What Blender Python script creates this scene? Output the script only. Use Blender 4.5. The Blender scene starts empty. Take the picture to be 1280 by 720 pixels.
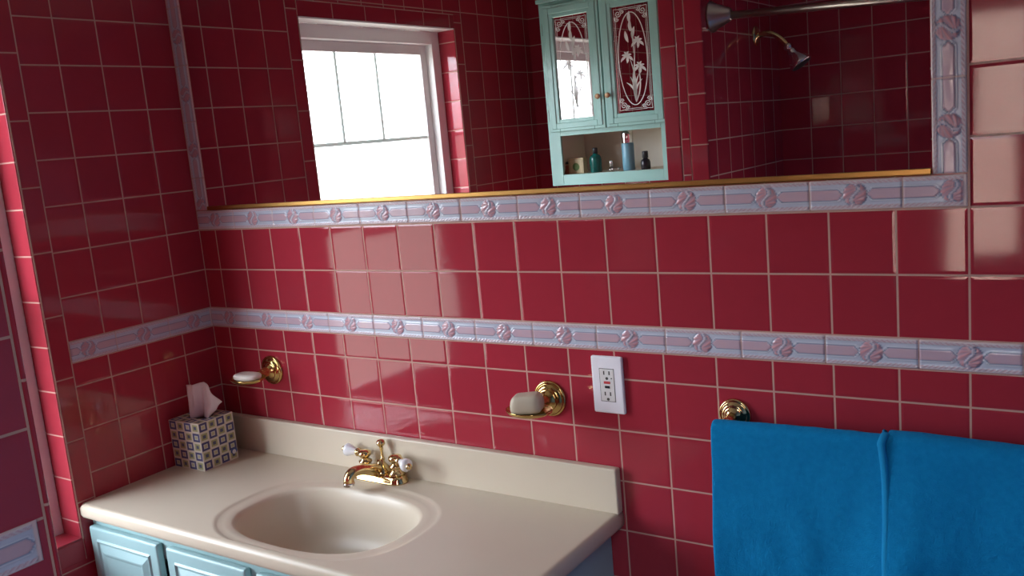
import bpy, bmesh, math, random
from mathutils import Vector, Matrix, noise
random.seed(7)
S = 0.11            # one tile module in metres
FZ = 13.0           # floor lies 13 modules under the reference course
PI = math.pi
C = bpy.context.scene.collection
sc = bpy.context.scene

def W(x, y, z):     # tile modules -> metres
    return Vector((x*S, y*S, (z+FZ)*S))

# ------------------------------------------------------------------ materials
def new_mat(name):
    m = bpy.data.materials.new(name); m.use_nodes = True
    nt = m.node_tree; nt.nodes.clear()
    out = nt.nodes.new('ShaderNodeOutputMaterial')
    b = nt.nodes.new('ShaderNodeBsdfPrincipled')
    nt.links.new(b.outputs[0], out.inputs[0])
    return m, nt, b, out

def mth(nt, op, a, b=None, c=None):
    n = nt.nodes.new('ShaderNodeMath'); n.operation = op
    for i, v in enumerate((a, b, c)):
        if v is None: continue
        if isinstance(v, (int, float)): n.inputs[i].default_value = v
        else: nt.links.new(v, n.inputs[i])
    return n.outputs[0]

def smooth(nt, v, a, b):
    n = nt.nodes.new('ShaderNodeMapRange'); n.interpolation_type = 'SMOOTHSTEP'
    nt.links.new(v, n.inputs[0]); n.inputs[1].default_value = a; n.inputs[2].default_value = b
    return n.outputs[0]

def mixc(nt, f, a, b):
    n = nt.nodes.new('ShaderNodeMix'); n.data_type = 'RGBA'
    def s(i, v):
        if isinstance(v, tuple): n.inputs[i].default_value = (*v, 1)
        elif isinstance(v, (int, float)): n.inputs[i].default_value = v
        else: nt.links.new(v, n.inputs[i])
    s(0, f); s(6, a); s(7, b)
    return n.outputs[2]

def simple(name, col, rough=.4, metal=0., bump=0., bscale=200., var=0., spec=.5, sheen=0., coat=0.):
    m, nt, b, out = new_mat(name)
    b.inputs['Base Color'].default_value = (*col, 1)
    b.inputs['Roughness'].default_value = rough
    b.inputs['Metallic'].default_value = metal
    b.inputs['Specular IOR Level'].default_value = spec
    if sheen:
        b.inputs['Sheen Weight'].default_value = sheen
        b.inputs['Sheen Tint'].default_value = (*[min(1, c*1.5+.1) for c in col], 1)
    if coat: b.inputs['Coat Weight'].default_value = coat
    if bump or var:
        tc = nt.nodes.new('ShaderNodeNewGeometry')
        n = nt.nodes.new('ShaderNodeTexNoise'); n.inputs['Scale'].default_value = bscale
        n.inputs['Detail'].default_value = 4
        nt.links.new(tc.outputs['Position'], n.inputs['Vector'])
        if var:
            k = mixc(nt, n.outputs[0], tuple(c*(1-var) for c in col), tuple(min(1, c*(1+var)) for c in col))
            nt.links.new(k, b.inputs['Base Color'])
        if bump:
            bp = nt.nodes.new('ShaderNodeBump'); bp.inputs['Strength'].default_value = bump
            bp.inputs['Distance'].default_value = .002
            nt.links.new(n.outputs[0], bp.inputs['Height']); nt.links.new(bp.outputs[0], b.inputs['Normal'])
    return m

GROUT = (.55, .345, .285)
def tile_mat(name, ua, u0=0, up=1, v0=0, vp=1, col=(.38, .033, .053), tilt=.016, rough=.07, grout=GROUT, gw=.016):
    """square glazed tiles: ua = world axis along the course (None: courses only)"""
    m, nt, b, out = new_mat(name)
    g = nt.nodes.new('ShaderNodeNewGeometry')
    sp = nt.nodes.new('ShaderNodeSeparateXYZ'); nt.links.new(g.outputs['Position'], sp.inputs[0])
    v = mth(nt, 'DIVIDE', mth(nt, 'SUBTRACT', mth(nt, 'DIVIDE', sp.outputs[2], S), FZ+v0), vp)
    def edge(t, p):
        f = mth(nt, 'FRACT', t)
        return mth(nt, 'MULTIPLY', mth(nt, 'MINIMUM', f, mth(nt, 'SUBTRACT', 1., f)), p)
    d = edge(v, vp)
    cell = nt.nodes.new('ShaderNodeCombineXYZ')
    nt.links.new(mth(nt, 'FLOOR', v), cell.inputs[2])
    if ua is not None:
        u = mth(nt, 'DIVIDE', mth(nt, 'SUBTRACT', mth(nt, 'DIVIDE', sp.outputs[ua], S), u0), up)
        d = mth(nt, 'MINIMUM', d, edge(u, up))
        nt.links.new(mth(nt, 'FLOOR', u), cell.inputs[0])
    wn = nt.nodes.new('ShaderNodeTexWhiteNoise'); wn.noise_dimensions = '3D'
    nt.links.new(cell.outputs[0], wn.inputs['Vector'])
    mask = smooth(nt, d, gw-.006, gw+.004)
    # slight kiln variation between tiles
    no = nt.nodes.new('ShaderNodeTexNoise'); no.inputs['Scale'].default_value = 35; no.inputs['Detail'].default_value = 3
    nt.links.new(g.outputs['Position'], no.inputs['Vector'])
    var = mth(nt, 'ADD', mth(nt, 'MULTIPLY', wn.outputs['Value'], .6), mth(nt, 'MULTIPLY', no.outputs[0], .4))
    tc = mixc(nt, var, tuple(c*.88 for c in col), tuple(c*1.10 for c in col))
    nt.links.new(mixc(nt, mask, grout, tc), b.inputs['Base Color'])
    nt.links.new(mth(nt, 'ADD', mth(nt, 'MULTIPLY', mask, rough-.8), .8), b.inputs['Roughness'])
    nt.links.new(mth(nt, 'ADD', mth(nt, 'MULTIPLY', mask, .42), .03), b.inputs['Specular IOR Level'])
    # cushioned edge and a gentle waviness of the glaze
    wv = nt.nodes.new('ShaderNodeTexNoise'); wv.inputs['Scale'].default_value = 14; wv.inputs['Detail'].default_value = 1
    nt.links.new(g.outputs['Position'], wv.inputs['Vector'])
    h = mth(nt, 'ADD', smooth(nt, d, gw-.01, gw+.045), mth(nt, 'MULTIPLY', wv.outputs[0], .22))
    bp = nt.nodes.new('ShaderNodeBump'); bp.inputs['Strength'].default_value = .35; bp.inputs['Distance'].default_value = .0014
    nt.links.new(h, bp.inputs['Height'])
    sub = nt.nodes.new('ShaderNodeVectorMath'); sub.operation = 'SUBTRACT'
    nt.links.new(wn.outputs['Color'], sub.inputs[0]); sub.inputs[1].default_value = (.5, .5, .5)
    scl = nt.nodes.new('ShaderNodeVectorMath'); scl.operation = 'SCALE'
    nt.links.new(sub.outputs[0], scl.inputs[0]); nt.links.new(mth(nt, 'MULTIPLY', mask, tilt*2), scl.inputs['Scale'])
    add = nt.nodes.new('ShaderNodeVectorMath'); add.operation = 'ADD'
    nt.links.new(bp.outputs[0], add.inputs[0]); nt.links.new(scl.outputs[0], add.inputs[1])
    nrm = nt.nodes.new('ShaderNodeVectorMath'); nrm.operation = 'NORMALIZE'
    nt.links.new(add.outputs[0], nrm.inputs[0]); nt.links.new(nrm.outputs[0], b.inputs['Normal'])
    return m

M = {}
M['tile_back'] = tile_mat('tile_back', 0, .6133, .9869)
M['tile_left'] = tile_mat('tile_left', 1, -.945, 1.0)
M['tile_left_far'] = tile_mat('tile_left_far', 1, -.945, 1.0)
M['tile_front'] = tile_mat('tile_front', 0, .72, .99)
M['tile_wing'] = tile_mat('tile_wing', 1, -10.38, 1.03)
M['tile_right'] = tile_mat('tile_right', 1, 0, 1.0)
M['tile_jamb'] = tile_mat('tile_jamb', None)
M['tile_sill'] = tile_mat('tile_sill', 1, -4.25, 1.0, .5, 3.0)
M['trim_window'] = tile_mat('trim_window', None, v0=.038, vp=1.4)
M['trim_top'] = tile_mat('trim_top', 1, -4.25, 1.4, .5, 30)
M['trim_wing_near'] = tile_mat('trim_wing_near', None, v0=.905, vp=1.385)
M['trim_wing_far'] = tile_mat('trim_wing_far', None, v0=.893, vp=1.38)
M['trim_wing_strip'] = tile_mat('trim_wing_strip', None, v0=.09, vp=1.0)
M['muntin_bloom'] = simple('muntin_bloom', (.82, .85, .82), .4)      # translucency added to lighten the backlit muntins, imitating window bloom
_nt = M['muntin_bloom'].node_tree; _b = next(n for n in _nt.nodes if n.type == 'BSDF_PRINCIPLED'); _o = next(n for n in _nt.nodes if n.type == 'OUTPUT_MATERIAL')
_t = _nt.nodes.new('ShaderNodeBsdfTranslucent'); _t.inputs[0].default_value = (.8, .88, .84, 1)
_x = _nt.nodes.new('ShaderNodeMixShader'); _x.inputs[0].default_value = .2
_nt.links.new(_b.outputs[0], _x.inputs[1]); _nt.links.new(_t.outputs[0], _x.inputs[2]); _nt.links.new(_x.outputs[0], _o.inputs[0])
M['blue_fill'] = simple('blue_fill', (.22, .42, .78), .5)  # blue put on the unseen right wall to tint the bounced fill light
M['grout'] = simple('grout', GROUT, .85)
M['white_paint'] = simple('white_paint', (.88, .87, .84), .35)
M['ceiling_paint'] = simple('ceiling_paint', (.75, .73, .70), .8, bump=.1)
M['floor_tile'] = tile_mat('floor_tile', 0, 0, 2.0, col=(.5, .42, .38), rough=.25)
M['cultured_marble'] = simple('cultured_marble', (.66, .575, .45), .30, var=.03, bscale=9, spec=.35)
M['vanity_paint'] = simple('vanity_paint', (.36, .56, .57), .35, bump=.05, bscale=60)
M['vanity_side'] = simple('vanity_side', (.42, .66, .68), .4)
M['cabinet_paint'] = simple('cabinet_paint', (.29, .53, .48), .3)
M['cabinet_inside'] = simple('cabinet_inside', (.70, .64, .54), .6)
M['brass'] = simple('brass', (.70, .53, .27), .14, 1.)
M['old_brass'] = simple('old_brass', (.62, .42, .14), .2, 1.)
M['dish_brass'] = simple('dish_brass', (.58, .40, .15), .16, 1.)
M['gold_frame'] = simple('gold_frame', (.50, .28, .09), .35, 1.)
M['chrome'] = simple('chrome', (.78, .77, .75), .1, 1.)
M['satin_steel'] = simple('satin_steel', (.55, .50, .44), .28, 1.)
M['porcelain'] = simple('porcelain', (.88, .88, .90), .08, coat=.3)
M['plastic_white'] = simple('plastic_white', (.93, .91, .97), .35)
M['plastic_face'] = simple('plastic_face', (.80, .78, .76), .35)
M['plastic_red'] = simple('plastic_red', (.55, .05, .06), .4)
M['plastic_black'] = simple('plastic_black', (.02, .02, .025), .35)
M['slot_dark'] = simple('slot_dark', (.06, .05, .04), .6)
M['rubber_dark'] = simple('rubber_dark', (.05, .05, .045), .6)
M['soap_white'] = simple('soap_white', (.80, .74, .66), .35)
M['soap_tan'] = simple('soap_tan', (.60, .53, .40), .4)
M['tissue'] = simple('tissue', (.82, .70, .70), .9, bump=.15, bscale=150)
M['etched'] = simple('etched', (.88, .88, .85), .8)
_nt = M['etched'].node_tree; _b = next(n for n in _nt.nodes if n.type == 'BSDF_PRINCIPLED'); _o = next(n for n in _nt.nodes if n.type == 'OUTPUT_MATERIAL')
_t = _nt.nodes.new('ShaderNodeBsdfTransparent'); _x = _nt.nodes.new('ShaderNodeMixShader'); _x.inputs[0].default_value = .72
_nt.links.new(_t.outputs[0], _x.inputs[1]); _nt.links.new(_b.outputs[0], _x.inputs[2]); _nt.links.new(_x.outputs[0], _o.inputs[0])
M['knob_wood'] = simple('knob_wood', (.55, .36, .20), .3)
M['teal_glass'] = simple('teal_glass', (.004, .10, .085), .08)
M['black_glass'] = simple('black_glass', (.012, .01, .016), .08)
M['spray_blue'] = simple('spray_blue', (.16, .36, .46), .3)
M['carton_tan'] = simple('carton_tan', (.58, .50, .30), .6)
M['carton_line'] = simple('carton_line', (.35, .27, .14), .6)
M['emblem_green'] = simple('emblem_green', (.10, .20, .05), .6)
M['figure_red'] = simple('figure_red', (.42, .12, .08), .5)
M['skin_doll'] = simple('skin_doll', (.6, .4, .28), .5)
M['logo_blue'] = simple('logo_blue', (.05, .10, .30), .5)
M['logo_white'] = simple('logo_white', (.75, .76, .76), .5)

# mirror
m, nt, b, out = new_mat('mirror_glass')
b.inputs['Base Color'].default_value = (.86, .84, .84, 1); b.inputs['Metallic'].default_value = 1; b.inputs['Roughness'].default_value = .006
M['mirror'] = m
# window glass: clear, with its own reflection
m, nt, b, out = new_mat('window_glass')
nt.nodes.remove(b)
tr = nt.nodes.new('ShaderNodeBsdfTransparent'); gl = nt.nodes.new('ShaderNodeBsdfGlossy'); gl.inputs['Roughness'].default_value = .02
lw = nt.nodes.new('ShaderNodeLayerWeight')
fr = mth(nt, 'ADD', mth(nt, 'MULTIPLY', mth(nt, 'POWER', lw.outputs['Facing'], 5.), .55), .03)
mx = nt.nodes.new('ShaderNodeMixShader')
nt.links.new(fr, mx.inputs[0]); nt.links.new(tr.outputs[0], mx.inputs[1]); nt.links.new(gl.outputs[0], mx.inputs[2])
nt.links.new(mx.outputs[0], out.inputs[0]); M['window_glass'] = m
m, nt, b, out = new_mat('clear_glass')
nt.nodes.remove(b)
tr = nt.nodes.new('ShaderNodeBsdfTransparent'); tr.inputs[0].default_value = (.86, .88, .86, 1)
gl = nt.nodes.new('ShaderNodeBsdfGlossy'); gl.inputs['Roughness'].default_value = .05
mx = nt.nodes.new('ShaderNodeMixShader'); mx.inputs[0].default_value = .22
nt.links.new(tr.outputs[0], mx.inputs[1]); nt.links.new(gl.outputs[0], mx.inputs[2]); nt.links.new(mx.outputs[0], out.inputs[0])
M['clear_glass'] = m
# glazed relief border: colours of the glaze are stored on the vertices
m, nt, b, out = new_mat('border_glaze')
at = nt.nodes.new('ShaderNodeVertexColor'); at.layer_name = 'glaze'
nt.links.new(at.outputs[0], b.inputs['Base Color']); b.inputs['Roughness'].default_value = .16
M['border'] = m
# towel
m, nt, b, out = new_mat('terry_blue')
g = nt.nodes.new('ShaderNodeNewGeometry')
n1 = nt.nodes.new('ShaderNodeTexNoise'); n1.inputs['Scale'].default_value = 420; n1.inputs['Detail'].default_value = 3
n2 = nt.nodes.new('ShaderNodeTexNoise'); n2.inputs['Scale'].default_value = 90; n2.inputs['Detail'].default_value = 4
for n in (n1, n2): nt.links.new(g.outputs['Position'], n.inputs['Vector'])
hh = mth(nt, 'ADD', mth(nt, 'MULTIPLY', n1.outputs[0], .6), mth(nt, 'MULTIPLY', n2.outputs[0], .7))
nt.links.new(mixc(nt, n2.outputs[0], (.002, .18, .43), (.007, .26, .57)), b.inputs['Base Color'])
b.inputs['Roughness'].default_value = .95; b.inputs['Specular IOR Level'].default_value = .1
b.inputs['Sheen Weight'].default_value = .25; b.inputs['Sheen Tint'].default_value = (.1, .5, .8, 1)
bp = nt.nodes.new('ShaderNodeBump'); bp.inputs['Strength'].default_value = .7; bp.inputs['Distance'].default_value = .004
nt.links.new(hh, bp.inputs['Height']); nt.links.new(bp.outputs[0], b.inputs['Normal'])
M['terry'] = m
M['terry_hem'] = simple('terry_hem', (.012, .26, .55), .9, bump=.4, bscale=500, spec=.1)
# tissue carton: printed check of framed squares (uv runs in cells)
m, nt, b, out = new_mat('carton_print')
uv = nt.nodes.new('ShaderNodeUVMap'); uv.uv_map = 'cells'
sp = nt.nodes.new('ShaderNodeSeparateXYZ'); nt.links.new(uv.outputs[0], sp.inputs[0])
u, v = sp.outputs[0], sp.outputs[1]
cu = mth(nt, 'ABSOLUTE', mth(nt, 'SUBTRACT', mth(nt, 'FRACT', u), .5))
cv = mth(nt, 'ABSOLUTE', mth(nt, 'SUBTRACT', mth(nt, 'FRACT', v), .5))
dd = mth(nt, 'MAXIMUM', cu, cv)
par = mth(nt, 'MODULO', mth(nt, 'ADD', mth(nt, 'FLOOR', u), mth(nt, 'FLOOR', v)), 2.)
def lt(t): return mth(nt, 'LESS_THAN', dd, t)
A = mixc(nt, lt(.44), (.70, .67, .56), (.06, .065, .19))
A = mixc(nt, lt(.23), A, (.60, .62, .56)); A = mixc(nt, lt(.15), A, (.52, .50, .30))
B = mixc(nt, lt(.34), (.70, .67, .56), (.40, .41, .19)); B = mixc(nt, lt(.17), B, (.09, .10, .17))
nt.links.new(mixc(nt, par, A, B), b.inputs['Base Color']); b.inputs['Roughness'].default_value = .45
M['carton'] = m

# ------------------------------------------------------------------ helpers
def obj(name, bm, mat, parent=None, smooth_=False, loc=None):
    """link a bmesh (in module units, relative to loc) as one mesh object"""
    me = bpy.data.meshes.new(name)
    bmesh.ops.recalc_face_normals(bm, faces=bm.faces[:])
    bm.to_mesh(me); bm.free()
    o = bpy.data.objects.new(name, me); C.objects.link(o)
    for mm in (mat if isinstance(mat, (list, tuple)) else [mat]): me.materials.append(mm)
    me.transform(Matrix.Scale(S, 4))
    if loc is not None: o.location = W(*loc)
    elif parent is None:
        o.location = W(0, 0, 0)
    if parent is not None:
        o.parent = parent
        # parts are modelled in the same frame as their thing
    if smooth_:
        for p in me.polygons: p.use_smooth = True
    return o

def thing(name, loc, label=None, cat=None, group=None, kind=None):
    o = bpy.data.objects.new(name, None); C.objects.link(o)
    o.empty_display_size = .02
    o.location = W(*loc); tag(o, label, cat, group, kind); return o

def tag(o, label=None, cat=None, group=None, kind=None):
    for k, v in (('label', label), ('category', cat), ('group', group), ('kind', kind)):
        if v: o[k] = v
    return o

def NB(): return bmesh.new()

def box(bm, x0, x1, y0, y1, z0, z1, bev=0., seg=2, mi=0):
    r = bmesh.ops.create_cube(bm, size=1)
    vs = r['verts']
    for v in vs:
        v.co = Vector((x0+(v.co.x+.5)*(x1-x0), y0+(v.co.y+.5)*(y1-y0), z0+(v.co.z+.5)*(z1-z0)))
    fs = set(f for v in vs for f in v.link_faces)
    if bev:
        es = set(e for v in vs for e in v.link_edges)
        rr = bmesh.ops.bevel(bm, geom=list(es), offset=bev, segments=seg, affect='EDGES', profile=.5)
        fs = set(f for v in rr['verts'] for f in v.link_faces) | {f for f in fs if f.is_valid}
    for f in fs: f.material_index = mi
    return bm

def frame_axes(d):
    d = Vector(d).normalized()
    a = Vector((0, 0, 1)) if abs(d.z) < .9 else Vector((1, 0, 0))
    x = d.cross(a).normalized(); y = d.cross(x).normalized()
    return x, y, d

def lathe(bm, prof, origin=(0, 0, 0), axis=(0, 0, 1), n=32, sx=1., sy=1., mi=0):
    """prof: list of (radius, height) along axis"""
    x, y, d = frame_axes(axis); o = Vector(origin); rings = []
    for r, h in prof:
        if r < 1e-5: rings.append([bm.verts.new(o+d*h)])
        else: rings.append([bm.verts.new(o+d*h+x*(r*sx*math.cos(2*PI*k/n))+y*(r*sy*math.sin(2*PI*k/n))) for k in range(n)])
    for a, b2 in zip(rings, rings[1:]):
        for k in range(n):
            p, q = a[k % len(a)], a[(k+1) % len(a)]; r_, s_ = b2[(k+1) % len(b2)], b2[k % len(b2)]
            vs = []
            for t in (p, q, r_, s_):
                if t not in vs: vs.append(t)
            if len(vs) > 2:
                try: bm.faces.new(vs).material_index = mi
                except ValueError: pass
    for rg in (rings[0], rings[-1]):
        if len(rg) > 2:
            try: bm.faces.new(rg).material_index = mi
            except ValueError: pass
    return bm

def tube(bm, pts, rad, n=16, mi=0, flat=1.):
    """swept round tube; rad a number or one per point"""
    P = [Vector(p) for p in pts]
    R = rad if isinstance(rad, (list, tuple)) else [rad]*len(P)
    rings = []; px = None
    for i, p in enumerate(P):
        d = (P[min(i+1, len(P)-1)]-P[max(i-1, 0)]).normalized()
        if px is None: x, y, _ = frame_axes(d)
        else:
            x = (px-d*px.dot(d)).normalized(); y = d.cross(x).normalized()
        px = x
        rings.append([bm.verts.new(p+x*(R[i]*math.cos(2*PI*k/n))+y*(R[i]*flat*math.sin(2*PI*k/n))) for k in range(n)])
    for a, b2 in zip(rings, rings[1:]):
        for k in range(n):
            bm.faces.new((a[k], a[(k+1) % n], b2[(k+1) % n], b2[k])).material_index = mi
    for rg in (rings[0], rings[-1]): bm.faces.new(rg).material_index = mi
    return bm

def bez(p0, p1, p2, p3, n=12):
    p0, p1, p2, p3 = map(Vector, (p0, p1, p2, p3)); L = []
    for i in range(n+1):
        t = i/n; L.append(p0*(1-t)**3+p1*3*t*(1-t)**2+p2*3*t*t*(1-t)+p3*t**3)
    return L

def prism(bm, poly, y0, y1, mi=0):
    """polygon in (x, z) extruded from y0 to y1"""
    a = [bm.verts.new((p[0], y0, p[1])) for p in poly]; b2 = [bm.verts.new((p[0], y1, p[1])) for p in poly]
    n = len(poly)
    for k in range(n): bm.faces.new((a[k], a[(k+1) % n], b2[(k+1) % n], b2[k])).material_index = mi
    bm.faces.new(a).material_index = mi; bm.faces.new(b2[::-1]).material_index = mi

def structure(name, bm, mat, **k):
    o = obj(name, bm, mat, **k); o['kind'] = 'structure'; return o

# ------------------------------------------------------------------ room shell
XR, YF, ZC, ZFL = 24.5, -16.3, 8.8, -13.0
WY0, WY1, WZ0, WZ1 = -4.25, -11.5, -6.40, 5.45       # window opening in the left wall
WT = 1.5                                             # wall thickness
XW0, XW1, YW = 8.42, 9.65, -9.65                     # shower wing wall

b = NB(); box(b, -WT, XR+WT, 0, WT, ZFL, ZC); structure('wall_back', b, M['tile_back'])
b = NB()
box(b, -WT, 0, WY0, 0, ZFL, ZC)
box(b, -WT, 0, YF, WY1, ZFL, ZC)
box(b, -WT, 0, WY1, WY0, ZFL, WZ0)
box(b, -WT, 0, WY1, WY0, WZ1, ZC)
structure('wall_left', b, M['tile_left'])
# front wall (behind the camera) with a second window over the tub
VX0, VX1, VZ0, VZ1 = 14.6, 17.0, -4.3, 4.2
b = NB()
box(b, -WT, VX0, YF-WT, YF, ZFL, ZC); box(b, VX1, XR+WT, YF-WT, YF, ZFL, ZC)
box(b, VX0, VX1, YF-WT, YF, ZFL, VZ0); box(b, VX0, VX1, YF-WT, YF, VZ1, ZC)
structure('wall_front', b, M['tile_front'])
b = NB(); box(b, XR, XR+WT, YF, 0, ZFL, ZC); structure('wall_right', b, M['blue_fill'])
b = NB(); box(b, XW0+.03, XW1, YF, YW-.04, ZFL, ZC); structure('wall_wing', b, M['tile_wing'])
b = NB(); box(b, -WT, XR+WT, YF-WT, WT, ZFL-1, ZFL); structure('floor', b, M['floor_tile'])
b = NB(); box(b, -WT, XR+WT, YF-WT, WT, ZC, ZC+1); structure('ceiling', b, M['ceiling_paint'])

tn = [0]
def trim(bm, mat):
    tn[0] += 1
    return structure('trim_%d' % tn[0], bm, mat)
# bullnose tiles round the window, jamb tiles, sill
TWW = .44
b = NB(); box(b, -.02, .016, WY0+.01, WY0+TWW-.03, WZ0-.45, WZ1+.46, .012, 3); trim(b, M['trim_window'])
b = NB(); box(b, -.02, .016, WY1-TWW+.03, WY1-.01, WZ0-.45, WZ1+.46, .012, 3); trim(b, M['trim_window'])
b = NB(); box(b, -.02, .016, WY1, WY0, WZ1+.01, WZ1+.43, .012, 3); trim(b, M['trim_top'])
b = NB(); box(b, -.02, .016, WY1, WY0, WZ0-.48, WZ0-.01, .012, 3); trim(b, M['trim_top'])
JD = .68
b = NB()
box(b, -.01, .009, WY0+TWW-.03, WY0+TWW, WZ0-.48, WZ1+.46); box(b, -.01, .009, WY1-TWW, WY1-TWW+.03, WZ0-.48, WZ1+.46)
box(b, -.01, .009, WY1-TWW, WY0+TWW, WZ1+.435, WZ1+.462)
box(b, -.02, .019, WY0-.018, WY0+.010, WZ0, WZ1); box(b, -.02, .019, WY1-.010, WY1+.018, WZ0, WZ1)  # highlight on the bullnose corners, built as pale strips
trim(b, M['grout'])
b = NB(); box(b, -JD, .005, WY0-.045, WY0+.0, WZ0, WZ1, .012, 2); trim(b, M['tile_jamb'])
b = NB(); box(b, -JD, .005, WY1, WY1+.045, WZ0, WZ1, .012, 2); trim(b, M['tile_jamb'])
b = NB(); box(b, -JD, .02, WY1+.045, WY0-.045, WZ0, WZ0+.05, .02, 2); trim(b, M['tile_sill'])
b = NB(); box(b, -JD, .01, WY1+.045, WY0-.045, WZ1-.05, WZ1, .01, 2); trim(b, M['white_paint'])
# end face of the wing wall: two bullnose columns with a narrow strip between
b = NB(); box(b, XW1-.48, XW1+.03, YW-.06, YW, ZFL, ZC, .035, 3); trim(b, M['trim_wing_near'])
b = NB(); box(b, XW0+.49, XW0+.72, YW-.10, YW-.008, ZFL, ZC, .008, 2); trim(b, M['trim_wing_strip'])
b = NB(); box(b, XW0, XW0+.46, YW-.10, YW, ZFL, ZC, .035, 3); trim(b, M['trim_wing_far'])
b = NB(); box(b, XW1-.02, XW1+.008, YW-.085, YW-.06, ZFL, ZC); trim(b, M['grout'])
b = NB(); box(b, XW0+.02, XW1-.02, YW-.10, YW-.022, ZFL, ZC); trim(b, M['grout'])

# ------------------------------------------------------------------ relief border tiles
FIELD, PINK, LAV, GROOVE, RIM = (.56, .61, .72), (.64, .33, .36), (.55, .42, .52), (.27, .34, .48), (.74, .60, .60)
def mix3(a, b2, t): return tuple(p*(1-t)+q*t for p, q in zip(a, b2))
def border_fn(u, v, per, ph):
    t = ((u-ph)/per+.5) % 1.0
    t = (t-.5)*per
    av = abs(v); JT = per/2-abs(t)
    mott = .5+.5*noise.noise(Vector((u*6, v*9, ph)))
    if JT < .011: return -.004, mix3(RIM, GROUT, .5)
    if av > .222: return .012, RIM
    if av > .208: return .026, mix3(RIM, FIELD, .3)
    if av > .168:
        s = math.sin(2*PI*(u*1.0+(v if v > 0 else -v)*1.6)/.075)
        return .022+.010*s, mix3(mix3(FIELD, RIM, .4), mix3(LAV, PINK, .4), .5-.5*s)
    r = math.hypot(t, v)
    if r < .170:
        q = max(0., 1-(r/.170)**2); h = .018+.022*math.sqrt(q)
        div = t-.055*math.sin(PI*v/.17)
        if abs(div) < .022: return h+.006, mix3(FIELD, PINK, .25)
        if abs(div) < .036: return h-.014, GROOVE
        side = 1 if div > 0 else -1
        ang = math.atan2(v*side+.10, abs(t)+.05)
        s = math.sin(ang*15)
        return h+.005*s, mix3(PINK, mix3(PINK, GROOVE, .45), .5-.5*s)
    # cartouche lozenge centred on the joint
    tt = abs(t)-.19; hl = .092
    e = min(hl-av, (tt+.035-av)*.75)
    if e > .020: return .026+.006*mott, mix3(LAV, mix3(PINK, FIELD, .35), mott)
    if e > .004: return .010, GROOVE
    if e > -.014: return .030, mix3(FIELD, (.75, .78, .84), .5)
    if r < .186: return .008, GROOVE
    return .014, mix3(FIELD, GROOVE, .15*mott)

def border(length, origin, du, dv, nn, per, ph, u0=0.):
    """relief strip: du along, dv across, nn out of the wall"""
    tn[0] += 1
    nu = int(length/.021); vs_ = [-.24+.48*k/34 for k in range(35)]
    O, U, V, N = map(Vector, (origin, du, dv, nn)); verts = []; cols = []
    for i in range(nu+1):
        u = u0+length*i/nu
        for j, v in enumerate(vs_):
            h, c = border_fn(u, v, per, ph)
            if u-u0 > length-.07: h, c = .010, RIM
            if j in (0, 34) or i in (0, nu): h = -.03
            verts.append(O+U*(u-u0)+V*v+N*(h+.006)); cols.append(c)
    nv = 35; faces = []
    flip = U.cross(V).dot(N) < 0
    for i in range(nu):
        for j in range(nv-1):
            q = (i*nv+j, (i+1)*nv+j, (i+1)*nv+j+1, i*nv+j+1)
            faces.append(q[::-1] if flip else q)
    me = bpy.data.meshes.new('trim'); me.from_pydata([v*S for v in verts], [], faces)
    ca = me.color_attributes.new('glaze', 'FLOAT_COLOR', 'POINT')
    for k, c in enumerate(cols): ca.data[k].color = (*c, 1)
    me.materials.append(M['border'])
    for p in me.polygons: p.use_smooth = True
    o = bpy.data.objects.new('trim_%d' % tn[0], me); C.objects.link(o); o.location = W(0, 0, 0); o['kind'] = 'structure'
    return o
MX0, MX1, MZ0, MZ1 = .515, 16.905, .495, 7.2          # mirror
border(17.39, (0, 0, .245), (1, 0, 0), (0, 0, 1), (0, -1, 0), 1.375, .702)
border(21.0, (0, 0, -2.22), (1, 0, 0), (0, 0, 1), (0, -1, 0), 1.391, .70)
border(6.7, (.255, 0, .485), (0, 0, 1), (1, 0, 0), (0, -1, 0), 1.36, .6, .485)
border(6.7, (17.148, 0, .485), (0, 0, 1), (-1, 0, 0), (0, -1, 0), 1.36, 1.173, .485)
border(3.81, (0, -3.81, -2.22), (0, 1, 0), (0, 0, 1), (1, 0, 0), 1.413, .416)
border(6.5, (XW1, -16.3, -2.22), (0, 1, 0), (0, 0, 1), (1, 0, 0), 1.4, 5.2)
# grout joints where the border strips meet the tiles
b = NB(); box(b, 0, 17.41, -.010, .01, -.02, .0); box(b, 0, 17.41, -.010, .01, .485, .5)
box(b, 0, 21, -.010, .01, -1.985, -1.965); box(b, 0, 21, -.010, .01, -2.475, -2.455)
box(b, -.01, .01, -3.81, 0, -1.985, -1.965); box(b, -.01, .01, -3.81, 0, -2.475, -2.455)
box(b, 0, .014, -.014, 0, -13, 8.8)
box(b, .49, .515, -.010, .01, .5, 7.2); box(b, 17.385, 17.41, -.012, .01, -.02, 7.2)
trim(b, M['grout'])

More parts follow.
